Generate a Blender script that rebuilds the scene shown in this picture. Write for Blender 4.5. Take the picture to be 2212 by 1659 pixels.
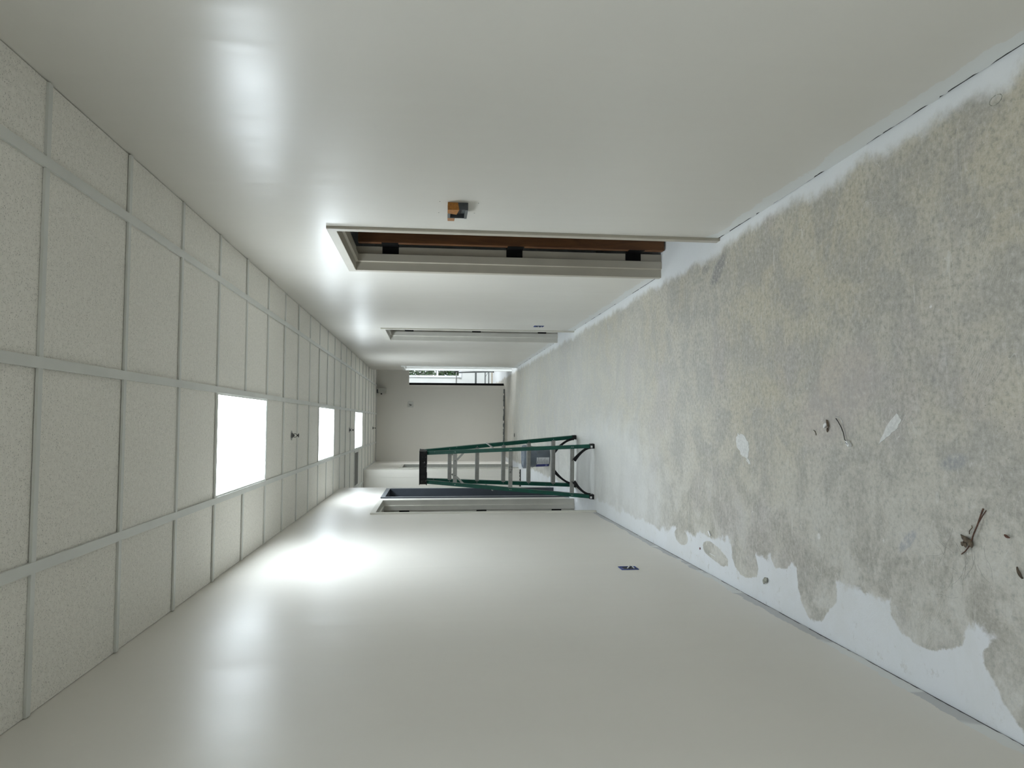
import bpy, bmesh, math, random
from mathutils import Vector, Matrix
for o in list(bpy.data.objects): bpy.data.objects.remove(o, do_unlink=True)
SC = bpy.context.scene
COL = SC.collection
# ------------------------------------------------------------------ camera
CAMZ = 1.607
R = Vector((0.99861664, -0.05184945, 0.00874249))
U = Vector((-0.0029758, 0.11027022, 0.99389719))
F = Vector((0.05249706, 0.99254829, -0.10996339))
cd = bpy.data.cameras.new('camera'); cam = bpy.data.objects.new('camera', cd); COL.objects.link(cam)
m = Matrix.Identity(4)
X = -U; Y = R; Zc = -F            # the phone was held on its side: the picture is turned a quarter turn
for i in range(3):
    m[i][0] = X[i]; m[i][1] = Y[i]; m[i][2] = Zc[i]
m[2][3] = CAMZ
cam.matrix_world = m
cd.sensor_fit = 'HORIZONTAL'; cd.sensor_width = 36; cd.lens = 36*1573.9/2212
cd.clip_start = .05; cd.clip_end = 200
SC.camera = cam
# ------------------------------------------------------------------ world, daylight, exposure
w = bpy.data.worlds.new('world'); SC.world = w; w.use_nodes = True
bgn = w.node_tree.nodes['Background']; bgn.inputs[0].default_value = (.80, .90, 1, 1); bgn.inputs[1].default_value = 3.2
SC.view_settings.view_transform = 'Standard'; SC.view_settings.look = 'None'
SC.view_settings.gamma = 1; SC.view_settings.use_curve_mapping = False
SC.view_settings.exposure = 0.72
LAMP = 11.5
def area(name, loc, rot, sx, sy, power, col=(.9, .95, 1)):
    l = bpy.data.lights.new(name, 'AREA'); l.shape = 'RECTANGLE'; l.size = sx; l.size_y = sy
    l.energy = power; l.color = col
    o = bpy.data.objects.new(name, l); o.location = loc; o.rotation_euler = rot; COL.objects.link(o); return o
# daylight through the side room's window; the end room's far window lets in the sky
area('daylight_side_window', (5.32, 11.65, 1.45), (0, math.radians(90), math.radians(-27)), 1.5, .85, 190)
area('added_end_room_fill', (3.78, 17.6, 1.55), (0, math.radians(90), 0), 1.3, 1.5, 80)  # added fill lamp to brighten the end room, out of view
# ------------------------------------------------------------------ dimensions
XR = 1.038; XL = -.869; H = 2.778; T = .6096; XT = .175; Y0 = 4.1535
TW = .135
# ------------------------------------------------------------------ node helper
class N:
    def __init__(s, name, rough=.5, metal=0.0, spec=.5):
        s.m = bpy.data.materials.new(name); s.m.use_nodes = True
        s.t = s.m.node_tree; s.b = s.t.nodes['Principled BSDF']
        s.b.inputs['Roughness'].default_value = rough; s.b.inputs['Metallic'].default_value = metal
        s.b.inputs['Specular IOR Level'].default_value = spec
        s.tc = s.t.nodes.new('ShaderNodeTexCoord'); s.P = s.tc.outputs['Object']
    def n(s, ty, **kw):
        x = s.t.nodes.new(ty)
        for k, v in kw.items(): setattr(x, k, v)
        return x
    def put(s, sock, v):
        if hasattr(v, 'node'): s.t.links.new(v, sock)
        elif isinstance(v, (tuple, list)):
            if len(v) == 3 and len(sock.default_value) == 4: v = (*v, 1)
            sock.default_value = v
        else: sock.default_value = v
    def math(s, op, a, b=0.0, c=None):
        x = s.n('ShaderNodeMath', operation=op); s.put(x.inputs[0], a); s.put(x.inputs[1], b)
        if c is not None: s.put(x.inputs[2], c)
        return x.outputs[0]
    def vmap(s, scale=(1, 1, 1), loc=(0, 0, 0), rot=(0, 0, 0), v=None):
        x = s.n('ShaderNodeMapping'); s.put(x.inputs[0], v or s.P)
        x.inputs['Scale'].default_value = scale; x.inputs['Location'].default_value = loc; x.inputs['Rotation'].default_value = rot
        return x.outputs[0]
    def noise(s, scale, detail=4, v=None, rough=.55, dist=0.0):
        x = s.n('ShaderNodeTexNoise'); s.put(x.inputs['Vector'], v or s.P)
        x.inputs['Scale'].default_value = scale; x.inputs['Detail'].default_value = detail
        x.inputs['Roughness'].default_value = rough; x.inputs['Distortion'].default_value = dist
        return x.outputs['Fac']
    def vor(s, scale, v=None, out='Distance', rand=1.0):
        x = s.n('ShaderNodeTexVoronoi'); s.put(x.inputs['Vector'], v or s.P)
        x.inputs['Scale'].default_value = scale; x.inputs['Randomness'].default_value = rand
        return x.outputs[out]
    def ramp(s, x, lo, hi, a=0.0, b=1.0):
        r = s.n('ShaderNodeMapRange', interpolation_type='SMOOTHSTEP'); s.put(r.inputs[0], x)
        for i, v in enumerate((lo, hi, a, b)): s.put(r.inputs[i+1], v)
        return r.outputs[0]
    def mix(s, f, a, b):
        x = s.n('ShaderNodeMix', data_type='RGBA'); s.put(x.inputs[0], f); s.put(x.inputs[6], a); s.put(x.inputs[7], b)
        return x.outputs[2]
    def xyz(s, v=None):
        x = s.n('ShaderNodeSeparateXYZ'); s.put(x.inputs[0], v or s.P); return x.outputs
    def col(s, v): s.put(s.b.inputs['Base Color'], v); return s
    def rough(s, v): s.put(s.b.inputs['Roughness'], v); return s
    def bump(s, h, strength=.3, dist=.01, prev=None):
        x = s.n('ShaderNodeBump'); x.inputs['Strength'].default_value = strength; x.inputs['Distance'].default_value = dist
        s.put(x.inputs['Height'], h)
        if prev is not None: s.put(x.inputs['Normal'], prev)
        s.t.links.new(x.outputs[0], s.b.inputs['Normal']); return x.outputs[0]
def simple(name, c, rough=.5, metal=0.0, var=.12, scale=25, spec=.5, bump=0.0):
    k = N(name, rough, metal, spec)
    n1 = k.noise(scale, 5)
    d = tuple(max(0, x*(1-var)) for x in c); l = tuple(min(1, x*(1+var)) for x in c)
    k.col(k.mix(k.ramp(n1, .3, .7), d, l))
    if bump: k.bump(n1, bump, .003)
    return k.m
# ------------------------------------------------------------------ materials
def wall_mat(name, side=0, base=(.655, .632, .580), rough=.31, spec=.5):
    k = N(name, rough, 0, spec)
    x, y, z = k.xyz()
    var = k.ramp(k.noise(1.1, 4, k.vmap((.5, 1, .8))), .3, .7)
    c = k.mix(var, base, tuple(v*1.035 for v in base))
    if side:
        nn = k.noise(3.2, 7, k.vmap((1, 1, 1.6)), .7)
        if side == 1:      # right wall: ragged lighter primer strip along the bottom
            edge = k.math('MULTIPLY_ADD', nn, .16, -.005)
            msk = k.ramp(k.math('SUBTRACT', z, edge), -.004, .004, 1, 0)
            c = k.mix(msk, c, (.70, .71, .69))
        else:              # left wall: greyer strip with a few pale scraped patches
            edge = k.math('MULTIPLY_ADD', nn, .13, -.012)
            msk = k.ramp(k.math('SUBTRACT', z, edge), -.003, .003, 1, 0)
            chip = k.ramp(k.noise(2.1, 3, k.vmap((1, 1, .4), (4, 2, 0))), .56, .58)
            c = k.mix(msk, c, k.mix(chip, (.52, .52, .515), (.72, .725, .70)))
    k.col(c)
    # vertical unevenness of taped joints, roller texture and a fine orange peel
    waves = k.noise(2.2, 3, k.vmap((1, 1, .12)))
    if side:
        jd = k.math('MULTIPLY', k.math('ABSOLUTE', k.math('SUBTRACT', k.math('FRACT', k.math('MULTIPLY_ADD', y, 1/1.22, .5-3.23/1.22)), .5)), 1.22)
        jt = k.math('MULTIPLY', k.ramp(jd, .0, .055, 1, 0), k.ramp(k.noise(2.5, 3, k.vmap((1, 1, .6), (3, 3, 3))), .38, .6))
        waves = k.math('MULTIPLY_ADD', jt, .10, waves)
    b = k.bump(waves, .5, .012)
    k.bump(k.noise(11, 1, k.vmap((1, 1, .25))), .35, .0030, b)
    k.rough(k.ramp(k.noise(1.3, 4, k.vmap((1, 1, .5))), .3, .7, rough-.03, rough+.05))
    return k.m
M = {}
M['wall_r'] = wall_mat('painted_wall_right', 1, rough=.31, spec=.40)
M['wall_l'] = wall_mat('painted_wall_left', -1, (.73, .70, .645), rough=.40, spec=.15)
M['wall'] = wall_mat('painted_wall', 0, (.70, .67, .605), .40)
M['white_room'] = simple('white_room_paint', (.72, .73, .71), .6, var=.03, scale=2)
M['gap_shade_old_base'] = simple('gap_shade_and_old_base', (.035, .034, .032), .9)  # near-black stands in for shade in the floor gap; also old base residue
M['tee'] = simple('white_grid_metal', (.67, .675, .64), .45, var=.03, scale=6)
M['beige'] = simple('beige_frame_enamel', (.43, .395, .325), .38, var=.04, scale=5)
M['beige2'] = simple('cream_frame_enamel', (.62, .60, .535), .38, var=.04, scale=5)
M['white_enamel'] = simple('white_frame_enamel', (.72, .73, .71), .35, var=.03, scale=5)
M['slate'] = simple('slate_frame_enamel', (.044, .052, .064), .42, var=.10, scale=4)
M['slate_light'] = simple('slate_face_enamel', (.19, .205, .225), .35, var=.08, scale=4)
M['black'] = simple('black_metal', (.004, .004, .004), .6, var=.3, spec=.12)
M['blackpl'] = simple('black_plastic', (.008, .008, .009), .5, var=.4, scale=60, spec=.25)
M['alu'] = simple('brushed_aluminium', (.30, .30, .285), .42, .55, var=.14, scale=40)
M['chrome'] = simple('worn_chrome', (.36, .36, .36), .3, 1.0, var=.1)
M['dark_chrome'] = simple('dark_sprinkler_metal', (.10, .10, .10), .35, .8, var=.2)
M['grey_plate'] = simple('grey_box_plastic', (.05, .056, .06), .5, var=.15)
M['grey_face'] = simple('grey_box_face', (.10, .108, .108), .5, var=.12, scale=80)
M['tape'] = simple('orange_tape', (.34, .13, .012), .55, var=.2, scale=90)
M['tape2'] = simple('brown_tape_back', (.36, .17, .07), .6, var=.15, scale=90)
M['blue'] = simple('blue_box_plastic', (.015, .045, .24), .45, var=.3, scale=60)
M['whitepl'] = simple('white_plastic', (.72, .73, .72), .4, var=.06)
M['bucket'] = simple('grey_bucket_plastic', (.135, .16, .19), .42, var=.10, scale=12)
M['lid'] = simple('grey_lid_plastic', (.20, .235, .28), .40, var=.10, scale=12)
M['label'] = simple('white_label_paper', (.62, .63, .64), .6, var=.06)
M['label_blue'] = simple('blue_label_band', (.010, .016, .17), .5, var=.4, scale=60)
M['ink'] = simple('dark_ink', (.03, .03, .035), .7, var=.2)
M['vent'] = simple('grey_vent_metal', (.30, .30, .285), .6, var=.08)
M['vent_dark'] = simple('dark_duct', (.10, .10, .097), .8, var=.1)
M['fixture'] = simple('aged_plastic_and_jamb_shade', (.42, .415, .37), .5, var=.06)
M['fixture2'] = simple('pale_wall_plate', (.58, .575, .535), .5, var=.04)
M['plaster'] = simple('dried_plaster', (.62, .62, .60), .8, var=.10, scale=70, bump=.4)
M['paper'] = simple('white_paper_scrap', (.74, .74, .73), .8, var=.05)
M['twig'] = simple('brown_twig', (.085, .042, .028), .8, var=.45, scale=120)
M['leaf'] = simple('dry_brown_leaf', (.10, .075, .05), .8, var=.5, scale=90)
M['leaf2'] = simple('reddish_dry_leaf', (.13, .065, .045), .7, var=.3, scale=90)
M['pebble'] = simple('grey_lump', (.34, .34, .29), .9, var=.3, scale=90, bump=.5)
M['foliage'] = simple('green_leaves', (.030, .065, .018), .6, var=.55, scale=9)
M['foliage2'] = simple('grey_green_leaves', (.065, .095, .045), .6, var=.5, scale=9)
M['stalk'] = simple('pale_stalks', (.30, .29, .25), .7, var=.3, scale=20)
M['soil'] = simple('soil', (.12, .11, .07), .9, var=.3, scale=3)
M['window_frame'] = simple('white_vinyl_frame', (.78, .80, .84), .4, var=.02)
def ladder_green():
    k = N('green_fibreglass', .42, 0, .3)
    s = k.noise(60, 4, k.vmap((1, 1, .08)))
    c = k.mix(k.ramp(s, .3, .7), (.000, .050, .033), (.001, .074, .050))
    c = k.mix(k.ramp(k.noise(35, 5, k.vmap((1, 1, .5), (3, 1, 2))), .70, .73), c, (.20, .27, .24))
    k.col(c); k.bump(s, .15, .002); return k.m
M['green'] = ladder_green()
def cap_mat():
    k = N('paint_spattered_black_plastic', .5, 0, .2)
    s = k.ramp(k.noise(38, 6, k.vmap((1, 1, 1), (1.2, 0, 3)), .65), .60, .68)
    k.col(k.mix(s, (.004, .004, .004), (.20, .20, .20))); return k.m
M['cap'] = cap_mat()
def alu_used():
    k = N('paint_worn_aluminium', .42, .5)
    s = k.ramp(k.noise(55, 6, None, .7), .66, .72)
    k.col(k.mix(s, k.mix(k.noise(30, 3), (.20, .20, .185), (.33, .33, .315)), (.05, .05, .05))); return k.m
M['alu_used'] = alu_used()
def wood():
    k = N('stained_wood_veneer', .5)
    v = k.vmap((3, 3, .35)); g = k.noise(7, 6, v, .6, 1.2)
    f = k.noise(90, 3, k.vmap((1, 1, .05)))
    c = k.mix(k.ramp(g, .35, .65), (.085, .030, .007), (.15, .060, .015))
    k.col(k.mix(k.math('MULTIPLY', f, .35), c, (.05, .018, .005))); return k.m
M['wood'] = wood()
def tile():
    k = N('mineral_fibre_tile', .9, spec=.2)
    warp = k.noise(30, 3)
    # pinholes and short fissures
    v = k.n('ShaderNodeVectorMath', operation='ADD'); k.t.links.new(k.P, v.inputs[0])
    cmb = k.n('ShaderNodeCombineXYZ'); k.put(cmb.inputs[0], k.math('MULTIPLY', warp, .008)); k.put(cmb.inputs[1], k.math('MULTIPLY', warp, .006))
    k.t.links.new(cmb.outputs[0], v.inputs[1])
    d1 = k.vor(150, v.outputs[0]); d2 = k.vor(85, k.vmap((1, 1.5, 1), (.3, .7, 0)))
    big = k.ramp(k.noise(14, 4), .35, .65)
    p1 = k.math('MULTIPLY', k.ramp(d1, .16, .26, 1, 0), .42)
    p2 = k.math('MULTIPLY', k.ramp(d2, .13, .20, 1, 0), k.math('MULTIPLY_ADD', big, .5, .25))
    pit = k.math('MAXIMUM', p1, p2)
    base = k.mix(k.ramp(k.noise(60, 4), .3, .7), (.79, .765, .705), (.86, .835, .775))
    k.col(k.mix(pit, base, (.22, .22, .20)))
    k.bump(k.math('SUBTRACT', 1.0, pit), .5, .003)
    return k.m
M['tile'] = tile()
def panel():
    k = N('lit_panel', .5)
    k.col((.9, .95, 1)); k.b.inputs['Emission Color'].default_value = (.83, .93, 1, 1); k.b.inputs['Emission Strength'].default_value = LAMP
    return k.m
M['panel'] = panel()
def glass():
    k = N('window_glass', .0); k.col((1, 1, 1)); k.b.inputs['Transmission Weight'].default_value = 1; k.b.inputs['IOR'].default_value = 1.02
    return k.m
M['glass'] = glass()
def ellmask(k, x, y, cx, cy, rx, ry, ang, warp, soft=.12):
    ca, sa = math.cos(ang), math.sin(ang)
    dx = k.math('SUBTRACT', x, cx); dy = k.math('SUBTRACT', y, cy)
    a = k.math('ADD', k.math('MULTIPLY', dx, ca/rx), k.math('MULTIPLY', dy, sa/rx))
    b = k.math('ADD', k.math('MULTIPLY', dx, -sa/ry), k.math('MULTIPLY', dy, ca/ry))
    r = k.math('SQRT', k.math('ADD', k.math('MULTIPLY', a, a), k.math('MULTIPLY', b, b)))
    return k.ramp(k.math('ADD', r, warp), 1-soft, 1+soft, 1, 0)
def floor_mat():
    k = N('scraped_concrete', .62, spec=.4)
    x, y, z = k.xyz()
    nb = k.noise(.9, 5, k.vmap((1, 1, 1), (3.1, 1.7, 0)), .6)
    nm = k.noise(4.2, 8, None, .66, .4)
    nf = k.noise(46, 9, None, .78)
    nff = k.noise(170, 3)
    warm = k.mix(k.ramp(nb, .40, .62), (.485, .455, .385), (.47, .43, .335))
    c = k.mix(k.ramp(nm, .38, .60), k.mix(.75, warm, (.34, .325, .29)), warm)
    c = k.mix(k.math('MULTIPLY', k.ramp(k.noise(1.7, 5, k.vmap((1, 1, 1), (9, 4, 0))), .52, .66), .5), c, (.40, .365, .345))   # pinkish patches
    c = k.mix(k.math('MULTIPLY', k.ramp(nf, .47, .66), .75), c, (.24, .235, .205))
    n2 = k.noise(13, 9, k.vmap((1, 1, 1), (7, 7, 0)), .78)
    c = k.mix(k.math('MULTIPLY', k.ramp(n2, .52, .68), .34), c, (.31, .30, .27))
    c = k.mix(k.math('MULTIPLY', k.ramp(n2, .47, .34), .32), c, (.62, .615, .58))
    c = k.mix(k.math('MULTIPLY', k.ramp(nf, .50, .32), .50), c, (.60, .60, .57))
    # bluish adhesive smears
    blue = k.math('MULTIPLY', k.ramp(k.noise(2.3, 6, k.vmap((1, 1, 1), (2, 8, 0)), .7), .66, .72), .45)
    c = k.mix(blue, c, (.27, .285, .30))
    # trowel rings round random centres and straight comb strokes
    vo = k.n('ShaderNodeTexVoronoi'); k.put(vo.inputs['Vector'], k.P); vo.inputs['Scale'].default_value = 2.6
    warp = k.noise(6, 3)
    rings = k.math('SINE', k.math('MULTIPLY', k.math('ADD', vo.outputs['Distance'], k.math('MULTIPLY', warp, .035)), 420.0))
    ringsel = k.ramp(k.noise(2.9, 3, k.vmap((1, 1, 1), (5, 5, 0))), .54, .66)
    comb = k.math('SINE', k.math('MULTIPLY', k.math('ADD', k.math('ADD', k.math('MULTIPLY', x, .8), k.math('MULTIPLY', y, 1.2)), k.math('MULTIPLY', warp, .05)), 560.0))
    combsel = k.ramp(k.noise(2.2, 4, k.vmap((1, 1, 1), (1, 12, 0))), .55, .66)
    grain = k.ramp(k.noise(60, 3), .35, .6)
    line = k.math('MULTIPLY', k.math('ADD', k.math('MULTIPLY', rings, ringsel), k.math('MULTIPLY', comb, combsel)), grain)
    c = k.mix(k.math('MULTIPLY', k.ramp(line, .2, .9), .26), c, (.60, .58, .50))
    c = k.mix(k.math('MULTIPLY', k.ramp(line, -.2, -.9), .26), c, (.28, .275, .25))
    # fine pores and dark specks, pale paint drips
    sp = k.vor(60, k.vmap((1, 1, 1), (.2, .4, 0)))
    c = k.mix(k.math('MULTIPLY', k.ramp(sp, .05, .10, 1, 0), k.ramp(k.noise(5, 3), .5, .6)), c, (.12, .115, .10))
    dr = k.vor(7, k.vmap((1.3, .6, 1), (.7, .1, 0)))
    drw = k.math('ADD', dr, k.math('MULTIPLY', k.math('SUBTRACT', nf, .5), .40))
    c = k.mix(k.math('MULTIPLY', k.ramp(drw, .000, .03, 1, 0), .75), c, (.70, .70, .68))
    # long thin scratches
    sc1 = k.noise(3.0, 2, k.vmap((.5, 3.2, 1), rot=(0, 0, .5)))
    c = k.mix(k.math('MULTIPLY', k.ramp(k.math('ABSOLUTE', k.math('SUBTRACT', sc1, .5)), .0005, .003, 1, 0), .35), c, (.66, .66, .63))
    # ---- overspray of white paint beside the walls
    ed = k.noise(5.5, 7, k.vmap((1, 1, 1), (0, 3, 0)), .65)
    edl = k.noise(1.5, 2, k.vmap((0, 1, 0), (0, 2.3, 0)))
    dR = k.math('SUBTRACT', XR, x)
    wr = k.math('ADD', k.math('MULTIPLY', edl, .10), k.math('MULTIPLY', k.math('SUBTRACT', ed, .5), .16))
    mr = k.ramp(k.math('SUBTRACT', dR, wr), -.02, .05, 1, 0)
    c = k.mix(k.math('MULTIPLY', mr, .93), c, (.70, .71, .71))
    dL = k.math('SUBTRACT', x, XL)
    # wide band near the viewer, thin further on, with trowelled gaps
    wide = k.ramp(y, 1.5, 3.4, .27, .22); wide = k.math('MINIMUM', wide, k.ramp(y, 3.9, 5.2, .24, .12))
    wl = k.math('ADD', wide, k.math('MULTIPLY', k.math('SUBTRACT', ed, .5), .22))
    ml = k.ramp(k.math('SUBTRACT', dL, wl), -.010, .018, 1, 0)
    wv = k.math('MULTIPLY', k.math('SUBTRACT', ed, .5), .9)
    gaps = None
    for (cx, cy, rx, ry, an) in [(-.66, 2.93, .165, .15, .3), (-.735, 4.05, .055, .20, -.1), (-.70, 3.62, .10, .15, .1),
                                 (-.60, 3.25, .09, .12, 0), (-.60, 2.25, .12, .20, .2), (-.73, 4.6, .05, .12, 0), (-.68, 1.75, .20, .20, 0)]:
        e = ellmask(k, x, y, cx, cy, rx, ry, an, k.math('ADD', k.math('MULTIPLY', wv, .9), k.math('MULTIPLY', k.math('SUBTRACT', k.noise(2.4, 2), .5), 1.1)), .035)
        gaps = e if gaps is None else k.math('MAXIMUM', gaps, e)
    ml = k.math('MULTIPLY', ml, k.math('SUBTRACT', 1.0, k.math('MULTIPLY', gaps, .95)))
    dirt = k.ramp(k.noise(13, 8, None, .75), .57, .66)
    c = k.mix(k.math('MULTIPLY', ml, k.math('SUBTRACT', .96, k.math('MULTIPLY', dirt, .45))), c, (.685, .70, .72))
    # paler scuffed concrete towards the left and round the ladder
    pale = k.math('MULTIPLY', k.ramp(x, .2, -.75), k.ramp(nm, .40, .62))
    c = k.mix(k.math('MULTIPLY', pale, .45), c, (.62, .625, .615))
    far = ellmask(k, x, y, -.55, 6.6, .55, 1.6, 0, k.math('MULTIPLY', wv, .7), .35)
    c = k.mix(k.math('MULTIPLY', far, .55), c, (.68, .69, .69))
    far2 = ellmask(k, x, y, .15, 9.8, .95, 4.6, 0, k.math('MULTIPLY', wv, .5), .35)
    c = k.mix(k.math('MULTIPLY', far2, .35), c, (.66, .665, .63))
    # a few definite old spots
    for (cx, cy, rx, ry, an, cc, st) in [(.86, 3.93, .05, .12, .6, (.22, .215, .215), .75), (.905, 4.12, .03, .06, 0, (.25, .24, .23), .6),
                                     (-.40, 2.33, .018, .06, .7, (.30, .31, .36), .5), (-.12, 2.10, .025, .06, .2, (.26, .275, .30), .5),
                                     (.10, 2.75, .16, .30, .5, (.44, .375, .36), .35), (-.47, 2.9, .012, .012, 0, (.72, .72, .70), .8)]:
        e = ellmask(k, x, y, cx, cy, rx, ry, an, wv, .30)
        c = k.mix(k.math('MULTIPLY', k.math('MULTIPLY', e, st), k.ramp(nf, .35, .55)), c, cc)
    k.col(c)
    b = k.bump(k.math('ADD', k.math('MULTIPLY', line, .15), nf), .18, .004)
    k.bump(nff, .15, .002, b)
    k.rough(k.ramp(nm, .3, .7, .52, .72))
    return k.m
M['floor'] = floor_mat()
# ------------------------------------------------------------------ mesh builder
class MB:
    def __init__(s): s.v = []; s.f = []
    def add(s, vs, fs):
        o = len(s.v); s.v += [Vector(p) for p in vs]; s.f += [tuple(i+o for i in f) for f in fs]; return s
    def box(s, x0, x1, y0, y1, z0, z1):
        return s.hexa([(x0, y0, z0), (x1, y0, z0), (x1, y1, z0), (x0, y1, z0), (x0, y0, z1), (x1, y0, z1), (x1, y1, z1), (x0, y1, z1)])
    def hexa(s, p):
        return s.add(p, [(3, 2, 1, 0), (4, 5, 6, 7), (0, 1, 5, 4), (1, 2, 6, 5), (2, 3, 7, 6), (3, 0, 4, 7)])
    def beam(s, a, b, wx, wy, xdir=None):       # bar from a to b, wx along xdir
        a = Vector(a); b = Vector(b); d = (b-a).normalized()
        xd = Vector(xdir or (1, 0, 0)); xd = (xd - d*xd.dot(d)).normalized(); yd = d.cross(xd)
        p = []
        for c in (a, b):
            for sx, sy in ((-1, -1), (1, -1), (1, 1), (-1, 1)): p.append(c+xd*sx*wx/2+yd*sy*wy/2)
        return s.hexa(p)
    def channel(s, a, b, web, fl, th, webdir, fldir):   # C-section: web across webdir, flanges along fldir
        a = Vector(a); b = Vector(b); d = (b-a).normalized()
        wd = Vector(webdir); wd = (wd-d*wd.dot(d)).normalized(); fd = Vector(fldir); fd = (fd-d*fd.dot(d)-wd*fd.dot(wd)).normalized()
        prof = [(-web/2, 0), (web/2, 0), (web/2, fl), (web/2-th, fl), (web/2-th, th), (-web/2+th, th), (-web/2+th, fl), (-web/2, fl)]
        p = [a+wd*u+fd*v for u, v in prof] + [b+wd*u+fd*v for u, v in prof]
        n = 8; f = [(i, (i+1) % n, n+(i+1) % n, n+i) for i in range(n)]
        f += [(0, 5, 4, 1), (1, 4, 3, 2), (0, 7, 6, 5), (8, 9, 12, 13), (9, 10, 11, 12), (8, 13, 14, 15)]
        return s.add(p, f)
    def tube(s, pts, r, n=8, r2=None):
        pts = [Vector(p) for p in pts]; vs = []; fs = []
        up = Vector((.13, .21, 1)).normalized()
        for i, p in enumerate(pts):
            d = (pts[min(i+1, len(pts)-1)]-pts[max(i-1, 0)]).normalized()
            a = d.cross(up)
            if a.length < .05: a = d.cross(Vector((1, 0, 0)))
            a.normalize(); b = d.cross(a)
            rr = r if r2 is None else r+(r2-r)*i/(len(pts)-1)
            vs += [p+a*rr*math.cos(2*math.pi*j/n)+b*rr*math.sin(2*math.pi*j/n) for j in range(n)]
        for i in range(len(pts)-1):
            for j in range(n):
                fs.append((i*n+j, i*n+(j+1) % n, (i+1)*n+(j+1) % n, (i+1)*n+j))
        fs += [tuple(range(n))[::-1], tuple(range((len(pts)-1)*n, len(pts)*n))]
        return s.add(vs, fs)
    def lathe(s, prof, c=(0, 0, 0), n=32, axis='z'):
        vs = []; fs = []; k = len(prof); c = Vector(c)
        for r, z in prof:
            for j in range(n):
                a = 2*math.pi*j/n; p = Vector((r*math.cos(a), r*math.sin(a), z)); vs.append(c+p)
        for i in range(k-1):
            for j in range(n): fs.append((i*n+j, i*n+(j+1) % n, (i+1)*n+(j+1) % n, (i+1)*n+j))
        return s.add(vs, fs)
    def slab(s, outline, z0, z1):
        n = len(outline)
        return s.add([(x, y, z0) for x, y in outline]+[(x, y, z1) for x, y in outline],
                     [tuple(range(n))[::-1], tuple(range(n, 2*n))]+[(i, (i+1) % n, n+(i+1) % n, n+i) for i in range(n)])
    def build(s, name, mat, parent=None, bevel=0, smooth=False, origin=None, **tags):
        me = bpy.data.meshes.new(name)
        o = Vector(origin) if origin is not None else Vector((0, 0, 0))
        me.from_pydata([tuple(v-o) for v in s.v], [], s.f)
        bm = bmesh.new(); bm.from_mesh(me); bmesh.ops.recalc_face_normals(bm, faces=bm.faces[:]); bm.to_mesh(me); bm.free()
        if smooth:
            for p in me.polygons: p.use_smooth = True
            try: me.set_sharp_from_angle(angle=math.radians(38))
            except Exception: pass
        me.materials.append(mat)
        ob = bpy.data.objects.new(name, me); COL.objects.link(ob)
        if parent is not None: ob.parent = parent
        ob.location = o
        if bevel:
            md = ob.modifiers.new('bevel', 'BEVEL'); md.width = bevel; md.segments = 2; md.limit_method = 'ANGLE'
        for a, b in tags.items(): ob[a] = b
        return ob
def empty(name, loc=(0, 0, 0), rz=0, **tags):
    o = bpy.data.objects.new(name, None); o.empty_display_size = .1; o.location = loc; o.rotation_euler[2] = rz; COL.objects.link(o)
    for a, b in tags.items(): o[a] = b
    return o
def copy_tree(o, parent=None):
    kids = list(o.children); c = o.copy(); COL.objects.link(c)
    if parent is not None: c.parent = parent
    for ch in kids: copy_tree(ch, c)
    return c
def blob(mb, c, rx, ry, rz, seed=0, amp=.2, n=10, m_=7, rot=0):
    rnd = random.Random(seed); ph = [rnd.uniform(0, 6.28) for _ in range(6)]
    vs = []; fs = []
    for i in range(m_+1):
        t = math.pi*i/m_
        for j in range(n):
            a = 2*math.pi*j/n
            k = 1+amp*(math.sin(2*a+ph[0])*math.sin(t)+.6*math.sin(3*a+2*t+ph[1])+.4*math.sin(5*a-t+ph[2]))*math.sin(t)
            x = rx*math.sin(t)*math.cos(a)*k; y = ry*math.sin(t)*math.sin(a)*k; z = rz*math.cos(t)
            vs.append((c[0]+x*math.cos(rot)-y*math.sin(rot), c[1]+x*math.sin(rot)+y*math.cos(rot), c[2]+z))
    for i in range(m_):
        for j in range(n): fs.append((i*n+j, i*n+(j+1) % n, (i+1)*n+(j+1) % n, (i+1)*n+j))
    return mb.add(vs, fs)
# ------------------------------------------------------------------ structure: floor
fl = MB().box(-3.6, 5.3, -5.6, 19.3, -.1, 0).build('floor', M['floor'], kind='structure')
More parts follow.
